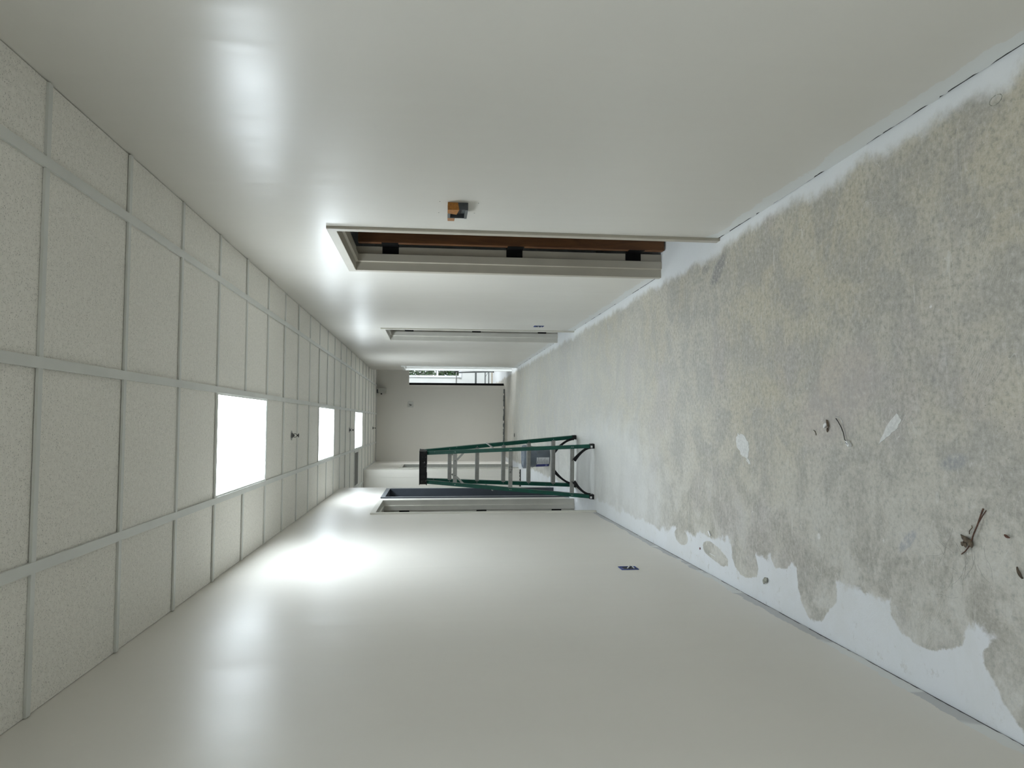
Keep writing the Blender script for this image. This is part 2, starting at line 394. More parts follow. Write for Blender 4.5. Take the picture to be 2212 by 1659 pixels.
# ------------------------------------------------------------------ walls
def wall_x(name, x0, x1, ya, yb, openings, mat, facex, ragged=None, gap=.008):
    """wall slab from x0 to x1, with door openings [(y0,y1,ztop)], lifted off the floor by a ragged gap"""
    mb = MB(); zb = .014
    cuts = [ya]
    for (a, b, zt) in openings:
        mb.box(x0, x1, cuts[-1], a, zb, H+.1); mb.box(x0, x1, a, b, zt, H+.1); cuts.append(b)
    mb.box(x0, x1, cuts[-1], yb, zb, H+.1)
    rnd = random.Random(ragged or 1)
    segs = []; c = ya
    for (a, b, zt) in openings: segs.append((c, a)); c = b
    segs.append((c, yb))
    s = 1 if facex == x0 else -1
    bp = MB()
    for (a, b) in segs:
        n = max(2, int((b-a)/.018)); low = gap
        pts = []
        for i in range(n+1):
            y = a+(b-a)*i/n
            if rnd.random() < .22: low = rnd.choice((.0, .003, gap*.6, gap, gap, gap*1.15) if s > 0 else (gap*.8, gap, gap, gap, gap*.6, gap))
            pts.append((y, max(.0, low+rnd.uniform(-.0012, .0012))))
        for i in range(n):
            (p, z1), (q, z2) = pts[i], pts[i+1]
            f0, f1 = facex, facex+s*.0022
            mb.hexa([(f0, p, z1), (f1, p, z1), (f1, q, z2), (f0, q, z2), (f0, p, .0145), (f1, p, .0145), (f1, q, .0145), (f0, q, .0145)])
        bp.box(min(facex+s*.003, facex+s*(TW-.01)), max(facex+s*.003, facex+s*(TW-.01)), a+.001, b-.001, 0, .014)
    o = mb.build(name, mat, kind='structure')
    bp.build('gap_shade_plate', M['gap_shade_old_base'], o)  # set almost flush, its dark colour painting the shade of the gap
    return o
DR1 = (3.95, 4.955); DR2 = (8.15, 9.20); DR3 = (13.62, 14.55)
DL1 = (7.05, 8.12); DL2 = (8.49, 9.51); DL3 = (13.43, 14.40)
ZT = 2.12
wall_x('wall_right', XR, XR+TW, -5.6, 14.68, [(DR1[0]-.03, DR1[1]+.03, ZT+.03), (DR2[0]-.03, DR2[1]+.03, ZT+.03), (DR3[0]-.03, DR3[1]+.03, ZT+.03)], M['wall_r'], XR, 5, .010)
wall_x('wall_left', XL-TW, XL, -5.6, 9.86, [(DL1[0]-.03, DL1[1]+.03, ZT+.03), (DL2[0]-.03, DL2[1]+.03, ZT+.03)], M['wall_l'], XL, 8, .0105)
XF = -.84; YA = 13.03; YE = 15.95
# wall closing the alcove and the stretch beyond it
wa = wall_x('wall_alcove_side', XF-TW, XF, YA, YE, [(DL3[0]-.03, DL3[1]+.03, ZT+.03)], M['wall'], XF, 12, .004)
MB().box(-2.75, XF-TW-.001, YA, YA+TW, .010, H+.1).build('wall_alcove_front', M['wall'], kind='structure')
MB().box(-2.87, -2.75, 9.86, YA+TW, 0, H+.1).build('wall_alcove_left', M['wall'], kind='structure')
MB().box(-3.5, XL-TW-.001, 9.74, 9.86, 0, H+.1).build('wall_alcove_back', M['wall'], kind='structure')
# dark torn strip of old wall base on the alcove wall
rnd = random.Random(4); tb = MB()
for i in range(22):
    x = -1.30+i*.0205
    tb.box(x, x+.0208, YA-.006-rnd.uniform(0, .003), YA, 0, .016+rnd.uniform(0, .012)+(0.02 if i < 6 else 0))
tb.build('baseboard_alcove', M['gap_shade_old_base'], kind='structure')
# end wall with its open doorway
DE = (.79, 1.72)
ew = MB().box(XF-TW, DE[0]-.03, YE, YE+.13, .012, H+.1).box(DE[0]-.03, DE[1]+.03, YE, YE+.13, ZT+.03, H+.1).box(DE[1]+.03, 3.0, YE, YE+.13, .012, H+.1)
ew = ew.build('wall_end', M['wall'], kind='structure')
MB().box(XF-TW, DE[0]-.055, YE+.012, YE+.12, 0, .012).box(DE[1]+.055, 3.0, YE+.012, YE+.12, 0, .012).build('gap_shade_plate', M['gap_shade_old_base'], ew)
rnd = random.Random(9); tb = MB(); x = XF+.002
while x < DE[0]-.07:
    w_ = rnd.uniform(.02, .10)
    if rnd.random() < .95: tb.box(x, min(x+w_, DE[0]-.06), YE-.004-rnd.uniform(0, .003), YE-.0005, .003, .024+rnd.uniform(0, .014))
    x += w_
tb.build('baseboard_end', simple('torn_grey_base_residue', (.13, .14, .135), .9, var=.4, scale=60), kind='structure')
MB().box(2.2, 2.32, 14.69, YE, 0, H+.1).build('wall_recess_right', M['white_room'], kind='structure')
MB().box(-1.6, 3.0, -5.72, -5.6, 0, H+.1).build('wall_behind_viewer', M['wall'], kind='structure')
# side rooms
def room(name, x0, x1, y0, y1, mat=None, skip=(), win=None):
    t = .1; mb = MB(); z1 = H+.1
    if 'x0' not in skip: mb.box(x0-t, x0, y0-t, y1+t, 0, z1)
    if 'x1' not in skip:
        if win:
            a, b, za, zb_ = win
            mb.box(x1, x1+t, y0-t, a, 0, z1).box(x1, x1+t, b, y1+t, 0, z1).box(x1, x1+t, a, b, 0, za).box(x1, x1+t, a, b, zb_, z1)
        else: mb.box(x1, x1+t, y0-t, y1+t, 0, z1)
    if 'y0' not in skip: mb.box(x0, x1, y0-t, y0, 0, z1)
    if 'y1' not in skip: mb.box(x0, x1, y1, y1+t, 0, z1)
    return mb.build(name, mat or M['white_room'], kind='structure')
XO = XR+TW+.001
room('wall_side_room_near', XO, 4.2, 1.6, 7.0, skip=('x0',))
room('wall_side_room_middle', XO, 4.2, 7.2, 10.2, skip=('x0',))
room('wall_side_room_far', XO, 5.2, 10.4, 14.585, skip=('x0',), win=(11.2, 12.1, .85, 2.15))
room('wall_side_room_left', -3.5, XL-TW-.001, 5.0, 9.73, skip=('x1', 'y1'))
MB().box(-2.6, XF-TW-.001, 15.0, 15.1, 0, H+.1).box(-2.7, -2.6, YA+TW, 15.1, 0, H+.1).build('wall_side_room_far_left', M['white_room'], kind='structure')
# end room: side walls and the far wall with the window
YW = 19.2
MB().box(-1.7, -1.6, YE+.13, YW, 0, H+.1).box(3.6, 3.7, YE+.13, 16.85, 0, H+.1).box(3.6, 3.7, 18.35, YW, 0, H+.1).box(3.6, 3.7, 16.85, 18.35, 0, .9).box(3.6, 3.7, 16.85, 18.35, 2.2, H+.1).build('wall_end_room_sides', M['white_room'], kind='structure')  # opening in the right side added for the fill lamp
WX0, WX1, WZ0, WZ1 = 1.20, 3.0, .88, 2.25
MB().box(-1.7, WX0, YW, YW+.15, 0, H+.1).box(WX1, 3.7, YW, YW+.15, 0, H+.1).box(WX0, WX1, YW, YW+.15, 0, WZ0).box(WX0, WX1, YW, YW+.15, WZ1, H+.1).build('wall_end_room_window', M['white_room'], kind='structure')
MB().box(-1.6, 3.6, YW-.004, YW-.0005, 0, .03).build('baseboard_end_room', simple('bare_wood_strip', (.40, .34, .26), .8), kind='structure')
wf = MB(); f = .05
wf.box(WX0-.03, WX0+f-.03, YW-.02, YW+.07, WZ0-.05, WZ1+.03).box(WX1-f+.03, WX1+.03, YW-.02, YW+.07, WZ0-.05, WZ1+.03)
wf.box(WX0-.03, WX1+.03, YW-.03, YW+.07, WZ0-.06, WZ0+.01).box(WX0-.03, WX1+.03, YW-.02, YW+.07, WZ1-.02, WZ1+.03)
wf.box(WX0, WX1, YW-.01, YW+.05, 1.43, 1.475)
win1 = wf.build('window_1', M['window_frame'], bevel=.004, kind='structure')
MB().box(WX0, WX1, YW+.055, YW+.06, WZ0, WZ1).build('pane', M['glass'], win1)
wf = MB()
for a, b, c, d in ((11.2, 12.1, .85, .9), (11.2, 12.1, 2.1, 2.15), (11.2, 11.25, .9, 2.1), (12.05, 12.1, .9, 2.1)): wf.box(5.2, 5.27, a, b, c, d)
wf.build('window_2', M['window_frame'], kind='structure')
wf = MB()
for a, b, c, d in ((16.85, 18.35, .9, .95), (16.85, 18.35, 2.15, 2.2), (16.85, 16.9, .95, 2.15), (18.3, 18.35, .95, 2.15)): wf.box(3.6, 3.67, a, b, c, d)
wf.build('added_fill_window', M['window_frame'], kind='structure')  # unseen window, added so the fill lamp can reach the end room
# ------------------------------------------------------------------ ceiling: tiles, grid, lights
ce = MB(); xs = [XL, XT-T, XT, XT+T, XR]; skip = {}
ks = range(-16, 20)
LIGHTK = (-14, -8, 0, 6, 12)
VENTK = 12
rnd = random.Random(2)
for ci in range(4):
    for k in ks:
        ya, yb = Y0+k*T, min(Y0+(k+1)*T, YE)
        if ya >= YE: continue
        if ci == 1 and any(k in (q, q+1) for q in LIGHTK): continue
        xa, xb = xs[ci], xs[ci+1]
        if ci == 3 and ya > 14.0: xb = XT+2*T
        if ci == 0 and 9.7 < ya+.3 < 13.1: xa = XT-2*T
        if ci == 0 and k == VENTK: continue
        if ci == 3 and xb == XR: xb -= .003
        if ci == 0 and xa == XL: xa += .002
        z = H+rnd.uniform(.002, .006)
        ce.box(xa, xb, ya, yb, z, z+.018)
# alcove, recess and side rooms
for i in range(-5, -2):
    for k in range(9, 15):
        ya, yb = max(Y0+k*T, 9.5), min(Y0+(k+1)*T, YA+.1)
        ce.box(XT+i*T, XT+(i+1)*T, ya, yb, H+.004, H+.022)
ce.box(XT+2*T, 3.0, 14.1, YE, H+.004, H+.022)
ceil = ce.build('ceiling', M['tile'], kind='structure')
pl = MB().box(-3.6, 5.4, -5.7, 19.4, H+.1, H+.2).build('ceiling_deck', M['vent_dark'], kind='structure')
MB().box(XO, 5.2, 1.5, 14.62, H, H+.02).box(-3.6, XL-TW, 4.9, 9.74, H, H+.02).box(-1.7, 3.7, YE+.13, YW, H, H+.02).box(-2.7, XF-TW, YA+TW, 15.1, H, H+.02).build('ceiling_side_rooms', M['white_room'], kind='structure')
tg = MB(); MW = .034; CW = .024; zt = H-.001; z0 = H-.007
for xm in (XT-T, XT, XT+T): tg.box(xm-MW/2, xm+MW/2, -5.6, YE, z0, zt+.004)
for i in (-4, -3, -2): tg.box(XT+i*T-MW/2, XT+i*T+MW/2, 9.86, YA, z0, zt+.004)
for k in ks:
    y = Y0+k*T
    if y > YE-.05: continue
    x0_, x1_ = XL, XR
    if 9.9 < y < YA: x0_ = -2.75
    if y > 14.7: x1_ = 2.2
    edges = [x0_]+[q for q in (XT-3*T, XT-2*T, XT-T, XT, XT+T, XT+2*T) if x0_+.05 < q < x1_-.05]+[x1_]
    for a, b in zip(edges[:-1], edges[1:]):
        if a == XT-T and any(k == q+1 for q in LIGHTK): continue
        tg.box(a+(MW/2 if a != x0_ else .003), b-(MW/2 if b != x1_ else .006), y-CW/2, y+CW/2, z0+.0015, zt+.004)
# wall angles
tg.box(XF, .9, YE-.022, YE, z0, zt).box(-1.9, XF, YA-.022, YA, z0, zt).box(XF, XF+.022, YA, YE, z0, zt)
tg.build('ceiling_grid', M['tee'], ceil)
def ceiling_light(k, label):
    ya, yb = Y0+k*T, Y0+(k+2)*T; xa, xb = XT-T+MW/2, XT-MW/2
    r = empty('ceiling_light', ((xa+xb)/2, (ya+yb)/2, H-.001), label=label, category='light', group='flat ceiling light panels')
    o = r.location; f = .011; a, b = xa-o.x, xb-o.x; c, d = ya+CW/2-o.y, yb-CW/2-o.y
    MB().box(a, b, c, c+f, -.002, .03).box(a, b, d-f, d, -.002, .03).box(a, a+f, c+f, d-f, -.002, .03).box(b-f, b, c+f, d-f, -.002, .03).build('frame', M['tee'], r)
    MB().box(a+f, b-f, c+f, d-f, .002, .014).build('diffuser', M['panel'], r)
    return r
ceiling_light(0, 'large bright ceiling light panel nearest the camera')
ceiling_light(6, 'bright ceiling light panel second along the hallway, between the two nearer sprinkler heads')
ceiling_light(12, 'small farthest bright ceiling light panel, beside the grey vent grille')
ceiling_light(-8, 'ceiling light panel right above the camera, outside the picture')
ceiling_light(-14, 'farthest ceiling light panel behind the camera, outside the picture')
# vent
vy0, vy1 = Y0+VENTK*T+CW/2, Y0+(VENTK+1)*T-CW/2; vx0, vx1 = XT-2*T+MW/2, XT-T-MW/2
vt = empty('ceiling_vent', ((vx0+vx1)/2, (vy0+vy1)/2, H-.001), label='square grey return-air vent grille in the ceiling beyond the left door frames', category='vent')
def vb(x0, x1, y0, y1, z0, z1, mb): o = vt.location; mb.box(x0-o.x, x1-o.x, y0-o.y, y1-o.y, z0-o.z, z1-o.z)
a = MB()
for q in ((vx0, vx1, vy0, vy0+.035), (vx0, vx1, vy1-.03, vy1), (vx0, vx0+.035, vy0+.035, vy1-.03), (vx1-.03, vx1, vy0+.035, vy1-.03)): vb(*q, H-.004, H+.01, a)
a.build('frame', M['tee'], vt)
a = MB(); n = 30
for i in range(n):
    x = vx0+.035+(vx1-vx0-.07)*i/(n-1); vb(x-.0035, x+.0035, vy0+.03, vy1-.03, H-.001, H+.010, a)
for i in range(30):
    y = vy0+.035+(vy1-vy0-.07)*i/29; vb(vx0+.03, vx1-.03, y-.003, y+.003, H-.001, H+.010, a)
a.build('grille', M['vent'], vt)
a = MB(); vb(vx0, vx1, vy0, vy1, H+.014, H+.02, a); a.build('duct_plate', M['vent_dark'], vt)
# sprinkler heads
def sprinkler():
    r = empty('sprinkler_head')
    MB().lathe([(.001, -.001), (.036, -.003), (.041, -.001), (.041, .004), (.001, .004)], n=28).build('escutcheon', M['chrome'], r, smooth=True)
    MB().lathe([(.001, -.010), (.020, -.010), (.023, -.002), (.001, -.002)], n=24).build('cup', M['dark_chrome'], r, smooth=True)
    MB().lathe([(.001, -.024), (.008, -.024), (.010, -.010), (.001, -.010)], n=16).build('valve_body', M['dark_chrome'], r, smooth=True)
    a = MB()
    for s in (-1, 1):
        a.tube([(s*.009, 0, -.010), (s*.0145, 0, -.020), (s*.015, 0, -.030), (s*.010, 0, -.040), (0, 0, -.045)], .0026, 8)
    a.build('frame_arm', M['dark_chrome'], r, smooth=True)
    a = MB().lathe([(.001, -.044), (.005, -.045), (.007, -.050), (.018, -.058), (.018, -.060), (.001, -.060)], n=20)
    a.build('deflector', M['dark_chrome'], r, smooth=True)
    return r
sp0 = sprinkler()
for i, (x, y, lb) in enumerate([(-.117, 6.36, 'nearest pendent sprinkler head, between the first and second ceiling lights'),
                            (-.118, 10.76, 'pendent sprinkler head just before the farthest ceiling light'),
                            (-.124, 14.98, 'farthest small sprinkler head close to the end wall')]):
    o = sp0 if i == 0 else copy_tree(sp0)
    o.location = (x, y, H+.003); o['label'] = lb; o['category'] = 'sprinkler'; o['group'] = 'pendent sprinkler heads along the ceiling'
# ------------------------------------------------------------------ door frames
def frame_mesh(mapf, ya, yb, zt, depth, face=.05, flat=False, proud=.015):
    """hollow-metal frame swept round an opening; mapf(d, y, z) -> world point, d measured from the corridor wall face into the wall"""
    if flat: prof = [(.001, -face), (-proud, -face), (-proud, 0), (depth+proud, 0), (depth+proud, -face), (depth-.001, -face)]
    else: prof = [(.001, -face), (-proud, -face), (-proud, 0), (.043, 0), (.045, .016), (.097, .016), (.099, 0), (depth+proud, 0), (depth+proud, -face), (depth-.001, -face)]
    mb = MB(); n = len(prof); vs = []
    for d, o in prof: vs += [mapf(d, ya+o, 0), mapf(d, ya+o, zt-o), mapf(d, yb-o, zt-o), mapf(d, yb-o, 0)]
    fs = []
    for i in range(n):
        j = (i+1) % n
        for q in range(3): fs.append((i*4+q, i*4+q+1, j*4+q+1, j*4+q))
    mb.add(vs, fs); return mb
def door_x(name, X0, s, ya, yb, mat, open_door=True, wood_mat=None, flat=False, hinge=True, facemat=None, open_len=.90):
    mp = lambda d, y, z: (X0+s*d, y, z)
    r = empty(name, (0, 0, 0), kind='structure')
    frame_mesh(mp, ya, yb, ZT, TW, flat=flat).build('door_frame', mat, r, bevel=.002)
    if facemat:
        a = MB(); e = .0008; f = .05
        for (y0_, y1_, z0_, z1_) in ((ya-f, ya, 0, ZT+f), (yb, yb+f, 0, ZT+f), (ya, yb, ZT, ZT+f)):
            a.box(*sorted((X0-s*(.015+e), X0-s*.014)), y0_, y1_, z0_, z1_)
        a.build('frame_face', facemat, r)
    if hinge:
        hx0 = X0+s*.1005; hx1 = X0+s*.152
        for za, zb in ((1.835, 1.945), (.988, 1.100), (.148, .258)):
            a = MB().box(*sorted((hx0, hx1)), yb-.0035, yb-.0005, za, zb)
            if open_door: a.box(*sorted((X0+s*.1495, X0+s*.1525)), yb-.104, yb-.0035, za, zb)
            a.tube([(X0+s*.157, yb-.012, za), (X0+s*.157, yb-.012, zb)], .007, 10)
            a.build('hinge', M['black'], r)
    if open_door:       # slab swung fully into the room
        x0_, x1_ = X0+s*.153, X0+s*(.153+open_len)
        sl = MB().box(*sorted((x0_, x1_)), yb-.105, yb-.060, .012, 2.098).build('door_slab', wood_mat or M['wood'], r, bevel=.0015)
        a = MB()
        xk = X0+s*(.153+open_len-.07)
        a.tube([(xk, yb-.105, .95), (xk, yb-.155, .95)], .012, 10); a.tube([(xk, yb-.15, .95), (xk-s*.10, yb-.155, .95)], .009, 10)
        a.lathe([(.001, 0), (.03, 0)], (0, 0, 0))
        a.v = a.v[:-64]; a.f = [f_ for f_ in a.f if max(f_) < len(a.v)]
        a.build('door_handle', M['dark_chrome'], r, smooth=True)
    return r
door_x('door_1', XR, 1, *DR1, M['beige'])
door_x('door_2', XR, 1, *DR2, M['beige2'])
door_x('door_3', XR, 1, *DR3, M['white_enamel'], open_door=False, hinge=False)
door_x('door_4', XL, -1, *DL1, M['beige2'])
d5 = door_x('door_5', XL, -1, *DL2, M['slate'], open_door=False, hinge=False, flat=True, facemat=M['slate_light'])
MB().box(XL-TW-.013, XL-TW+.030, DL2[0]+.002, DL2[1]-.002, .008, ZT-.003).build('door_slab', M['slate'], d5)
door_x('door_6', XF, -1, *DL3, M['fixture'], open_door=False, hinge=False, facemat=M['beige2'])  # darker frame colour paints the shade inside the jamb; face kept pale
d7 = empty('door_7', (0, 0, 0), kind='structure')
frame_mesh(lambda d, x, z: (x, YE+d, z), DE[0], DE[1], ZT-.015, .13, face=.06, proud=.008).build('door_frame', M['wall'], d7, bevel=.002)
MB().box(DE[0]+.018, DE[0]+.070, YE+.14, YE+1.03, .01, ZT-.03).build('door_slab', M['black'], d7)
# ------------------------------------------------------------------ thermostat backing box on the right wall
bx = empty('wall_control_box', (XR, 3.49, 1.485), label='small dark grey control box taped with orange tape on the right wall', category='wall box')
def gb(mb, d0, d1, y0, y1, z0, z1): return mb.box(-d1, -d0, y0-3.49, y1-3.49, z0-1.485, z1-1.485)   # d = distance off the wall
a = MB(); y0, y1, z0_, z1_, D = 3.405, 3.555, 1.441, 1.535, .034
gb(a, 0, .006, y0, y1, z0_, z1_); gb(a, .006, D, y0, y1, z1_-.012, z1_); gb(a, .006, D, y0, y1, z0_, z0_+.014)
gb(a, .006, D, y0, y0+.007, z0_+.014, z1_-.012); gb(a, .006, D, y1-.007, y1, z0_+.014, z1_-.012)
a.build('housing', M['grey_plate'], bx, bevel=.0015)
a = MB(); gb(a, .010, .014, y0+.007, y1-.012, z0_+.014, z1_-.012); a.build('back_plate', M['grey_face'], bx)
a = MB(); gb(a, D, D+.0015, y0+.002, y1-.002, z0_+.001, z0_+.014); gb(a, D, D+.0015, y0+.03, y1-.01, z1_-.012, z1_-.001); a.build('face_rim', M['grey_face'], bx)
a = MB(); gb(a, .014, .020, y0+.02, y1-.03, z0_+.03, z0_+.05); gb(a, .014, .018, y0+.03, y1-.05, z0_+.055, z0_+.066); a.build('terminal_block', M['blackpl'], bx)
a = MB()
a.hexa([(-.001, y0-3.4915, .004), (-D-.002, y0-3.4915, -.002), (-D-.002, y0-3.4895, -.002), (-.001, y0-3.4895, .004),
        (-.001, y0-3.4915, .0515), (-D-.002, y0-3.4915, .0515), (-D-.002, y0-3.4895, .0515), (-.001, y0-3.4895, .0515)])
a.hexa([(-D-.002, y0-3.4915, -.002), (-D-.0005, y0-3.4915, -.002), (-D-.0005, y0+.075-3.49, .008), (-D-.004, y0+.075-3.49, .008),
        (-D-.002, y0-3.4915, .0515), (-D-.0005, y0-3.4915, .0515), (-D-.0005, y0+.060-3.49, .0515), (-D-.003, y0+.060-3.49, .0515)])
a.hexa([(-.001, y0-3.4915, .0505), (-D-.002, y0-3.4915, .0505), (-D-.002, y0+.062-3.49, .0505), (-.001, y0+.062-3.49, .0505),
        (-.001, y0-3.4915, .0520), (-D-.002, y0-3.4915, .0520), (-D-.002, y0+.062-3.49, .0520), (-.001, y0+.062-3.49, .0520)])
a.build('orange_tape', M['tape'], bx, label='folded strip of orange tape')
a = MB(); a.hexa([(-D, y1-3.4905, .018), (-.014, y1-3.489, .014), (-.014, y1+.045-3.49, .012), (-D-.002, y1+.045-3.49, .016),
                  (-D, y1-3.4905, .050), (-.014, y1-3.489, .051), (-.014, y1+.045-3.49, .050), (-D-.002, y1+.045-3.49, .049)])
a.build('tape_end', M['tape2'], bx, label='loose brown-orange end of the tape')
for (yy, zz) in ((3.33, 1.60), (3.50, 1.615), (3.36, 1.405), (3.53, 1.415)):
    pass
a = MB()
for (yy, zz) in ((3.40, 1.575), (3.585, 1.578), (3.405, 1.392), (3.57, 1.402)):
    a.tube([(XR+.001, yy, zz), (XR-.0008, yy, zz)], .0025, 8)
a.build('trim_screw_holes', M['grey_plate'], kind='structure')
# ------------------------------------------------------------------ low outlet boxes
def outlet(X0, s, yc, zc, label, hy=.045, hz=.052):
    r = empty('outlet_box', (X0, yc, zc), label=label, category='outlet box', group='uncovered low outlet boxes')
    a = MB(); q = -s
    def b(d0, d1, y0, y1, z0, z1): a.box(*sorted((q*d0, q*d1)), y0, y1, z0, z1)
    b(0, .004, -hy, -hy+.006, -hz, hz); b(0, .004, hy-.006, hy, -hz, hz); b(0, .004, -hy+.006, hy-.006, hz-.006, hz); b(0, .004, -hy+.006, hy-.006, -hz, -hz+.006)
    b(0, .0008, -hy+.006, hy-.006, -hz+.006, hz-.006)
    a.build('box', M['blue'], r)
    a = MB(); b(.0008, .002, -hy+.012, hy-.012, -hz+.010, hz-.022); a.build('hollow_shade_plate', M['blackpl'], r)  # flat black plate painting the shade inside the box
    a = MB(); a.tube([(q*.002, -.012, .01), (q*.014, -.004, -.006), (q*.012, .012, -.016), (q*.004, .02, -.004)], .0035, 8)
    a.tube([(q*.002, .016, -.028), (q*.012, .004, -.030), (q*.014, -.012, -.022), (q*.004, -.02, -.030)], .003, 8)
    a.build('wire', M['whitepl'], r, smooth=True, label='coiled white wires')
    return r
outlet(XL, -1, 4.30, .428, 'blue outlet box with white wires low on the left wall')
outlet(XR, 1, 7.755, .460, 'small blue outlet box low on the right wall before the second doorway')
# plate and fixture at the end wall
pb = empty('junction_plate', (.377, YE, 2.05), label='small square white wall plate high on the end wall', category='wall plate')
MB().box(-.058, .058, -.035, 0, -.058, .058).build('plate', M['fixture2'], pb, bevel=.004)
MB().tube([(-.01, -.036, -.02), (-.02, -.045, 0), (.01, -.045, .02)], .006, 8).build('wire', M['grey_plate'], pb, smooth=True)
MB().lathe([(.001, .01), (.011, .007), (.013, 0), (.001, 0)], (-.035, -.04, .022), n=14).build('knob', M['whitepl'], pb, smooth=True)
fx = empty('ceiling_fixture', (.665, 15.80, H-.01), label='beige wedge-shaped fixture hanging where the ceiling meets the end wall', category='fixture')
MB().hexa([(-.055, -.06, -.19), (.06, -.06, -.20), (.06, .14, -.20), (-.055, .14, -.19), (-.04, -.06, -.035), (.055, -.06, -.03), (.055, .14, -.03), (-.04, .14, -.035)]).build('housing', M['fixture'], fx, bevel=.008)
MB().box(-.045, .03, -.03, .09, -.034, 0).build('mounting_bracket', M['grey_plate'], fx)
MB().lathe([(.001, .0), (.012, .0), (.014, .03), (.001, .03)], (-.066, -.02, -.115), n=14).build('lens', M['blackpl'], fx, smooth=True)
# ------------------------------------------------------------------ step ladder
LZ = math.radians(-3.3)
ld = empty('step_ladder', (-.456, 7.585, 0), LZ, label='green fibreglass step ladder with black top cap standing open in the hallway', category='ladder')
HT = 1.655
def near_pt(sx, z): k = z/HT; return Vector((sx*(.252-(.252-.146)*k), -.485+(.485-.10)*k, z))
def far_pt(sx, z): k = z/HT; return Vector((sx*(.268-(.268-.150)*k), .485-(.485-.10)*k, z))
for sx in (-1, 1):
    MB().channel(near_pt(sx, .03), near_pt(sx, HT+.01), .036, .045, .004, (1, 0, 0), (0, 1, 0)).build('rear_rail', M['green'], ld, bevel=.001)
    MB().channel(far_pt(sx, .03)+Vector((0, -.050, 0)), far_pt(sx, HT+.01)+Vector((0, -.050, 0)), .038, .060, .004, (1, 0, 0), (0, 1, 0)).build('front_rail', M['green'], ld, bevel=.001)
zs = (.265, .547, .83, 1.117, 1.41)
for z in zs:                                      # the five treads, on the far side
    p = far_pt(1, z); x = abs(p.x)-.012; d = .062
    a = MB().box(-x, x, p.y-.054, p.y+.016, z+.014, z+.018)
    a.box(-x, x, p.y-.058, p.y-.054, z-.020, z+.018).box(-x, x, p.y+.012, p.y+.016, z-.014, z+.014)
    for i in range(5): a.box(-x, x, p.y-.045+i*.011, p.y-.041+i*.011, z+.018, z+.0195)
    t = a.build('tread', M['alu_used'], ld)
for z in (.211, .811, 1.362):                         # rear horizontals, on the near side
    p = near_pt(1, z); x = abs(p.x)
    xi = x-.002
    a = MB().box(-xi, xi, p.y+.0045, p.y+.0075, z-.020, z+.020).box(-xi, xi, p.y+.0075, p.y+.026, z+.017, z+.020).box(-xi, xi, p.y+.0075, p.y+.026, z-.020, z-.017)
    t = a.build('rear_brace', M['alu_used'], ld)
    a = MB()
    for sx in (-1, 1):
        for dx in ((0,) if z > 1 else (-.007, .007)):
            MB().tube([(sx*(x), p.y+.001, z+dx), (sx*(x), p.y-.003, z+dx)], .0042, 8).build('rivet', M['chrome'], t)
        if z != .811: MB().tube([(sx*x*.45, p.y+.005, z), (sx*x*.45, p.y+.003, z)], .006, 8).build('rivet', M['dark_chrome'], t)
    if z == .811:                                  # handwritten marker on the middle brace
        a = MB(); yy = p.y+.004
        strokes = [[(-.080, -.012), (-.080, .013), (-.066, .013), (-.064, .004), (-.078, .000)], [(-.074, .000), (-.060, -.012)],
                   [(-.050, .012), (-.050, -.010), (-.056, -.014)], [(-.030, .006), (-.026, .013), (-.014, .013), (-.012, .002), (-.022, -.004), (-.030, -.013), (-.010, -.013)],
                   [(-.056, -.015), (-.010, -.016)]]
        for st in strokes: a.tube([(x_+.048, yy, z+z_) for x_, z_ in st], .0019, 6)
        a.build('marker_writing', M['ink'], t)
# rivets on rails
for sx in (-1, 1):
    a = MB()
    for z in zs:
        p = far_pt(sx, z)
        MB().tube([(p.x, p.y-.049, z), (p.x, p.y-.0535, z)], .004, 8).build('rivet', M['chrome'], ld)
# diagonal knee braces under the top brace / top tread
for sx in (-1, 1):
    q = near_pt(sx, 1.27); MB().beam((sx*.085, q.y+.012, 1.345), (q.x, q.y+.010, 1.265), .004, .020, (0, 1, 0)).build('knee_brace', M['alu'], ld)
    q = far_pt(sx, 1.31); MB().beam((sx*.100, q.y-.005, 1.385), (q.x*.97, q.y-.005, 1.31), .004, .018, (0, 1, 0)).build('knee_brace', M['alu'], ld)
# spreaders
for sx in (-1, 1):
    a_ = near_pt(sx, .985); b_ = far_pt(sx, 1.02); off = Vector((sx*.024, 0, 0))
    mid = (a_+b_)/2+Vector((0, 0, -.004))
    a = MB().beam(a_+off+Vector((0, .02, 0)), mid+off, .004, .018, (1, 0, 0)).beam(mid+off, b_+off*1.15+Vector((0, -.02, 0)), .004, .018, (1, 0, 0))
    a.tube([mid+off*.8, mid+off*1.3], .010, 10)
    a.tube([a_+off*.6+Vector((0, .02, 0)), a_+off*1.3+Vector((0, .02, 0))], .006, 8)
    a.build('spreader', M['alu'], ld)
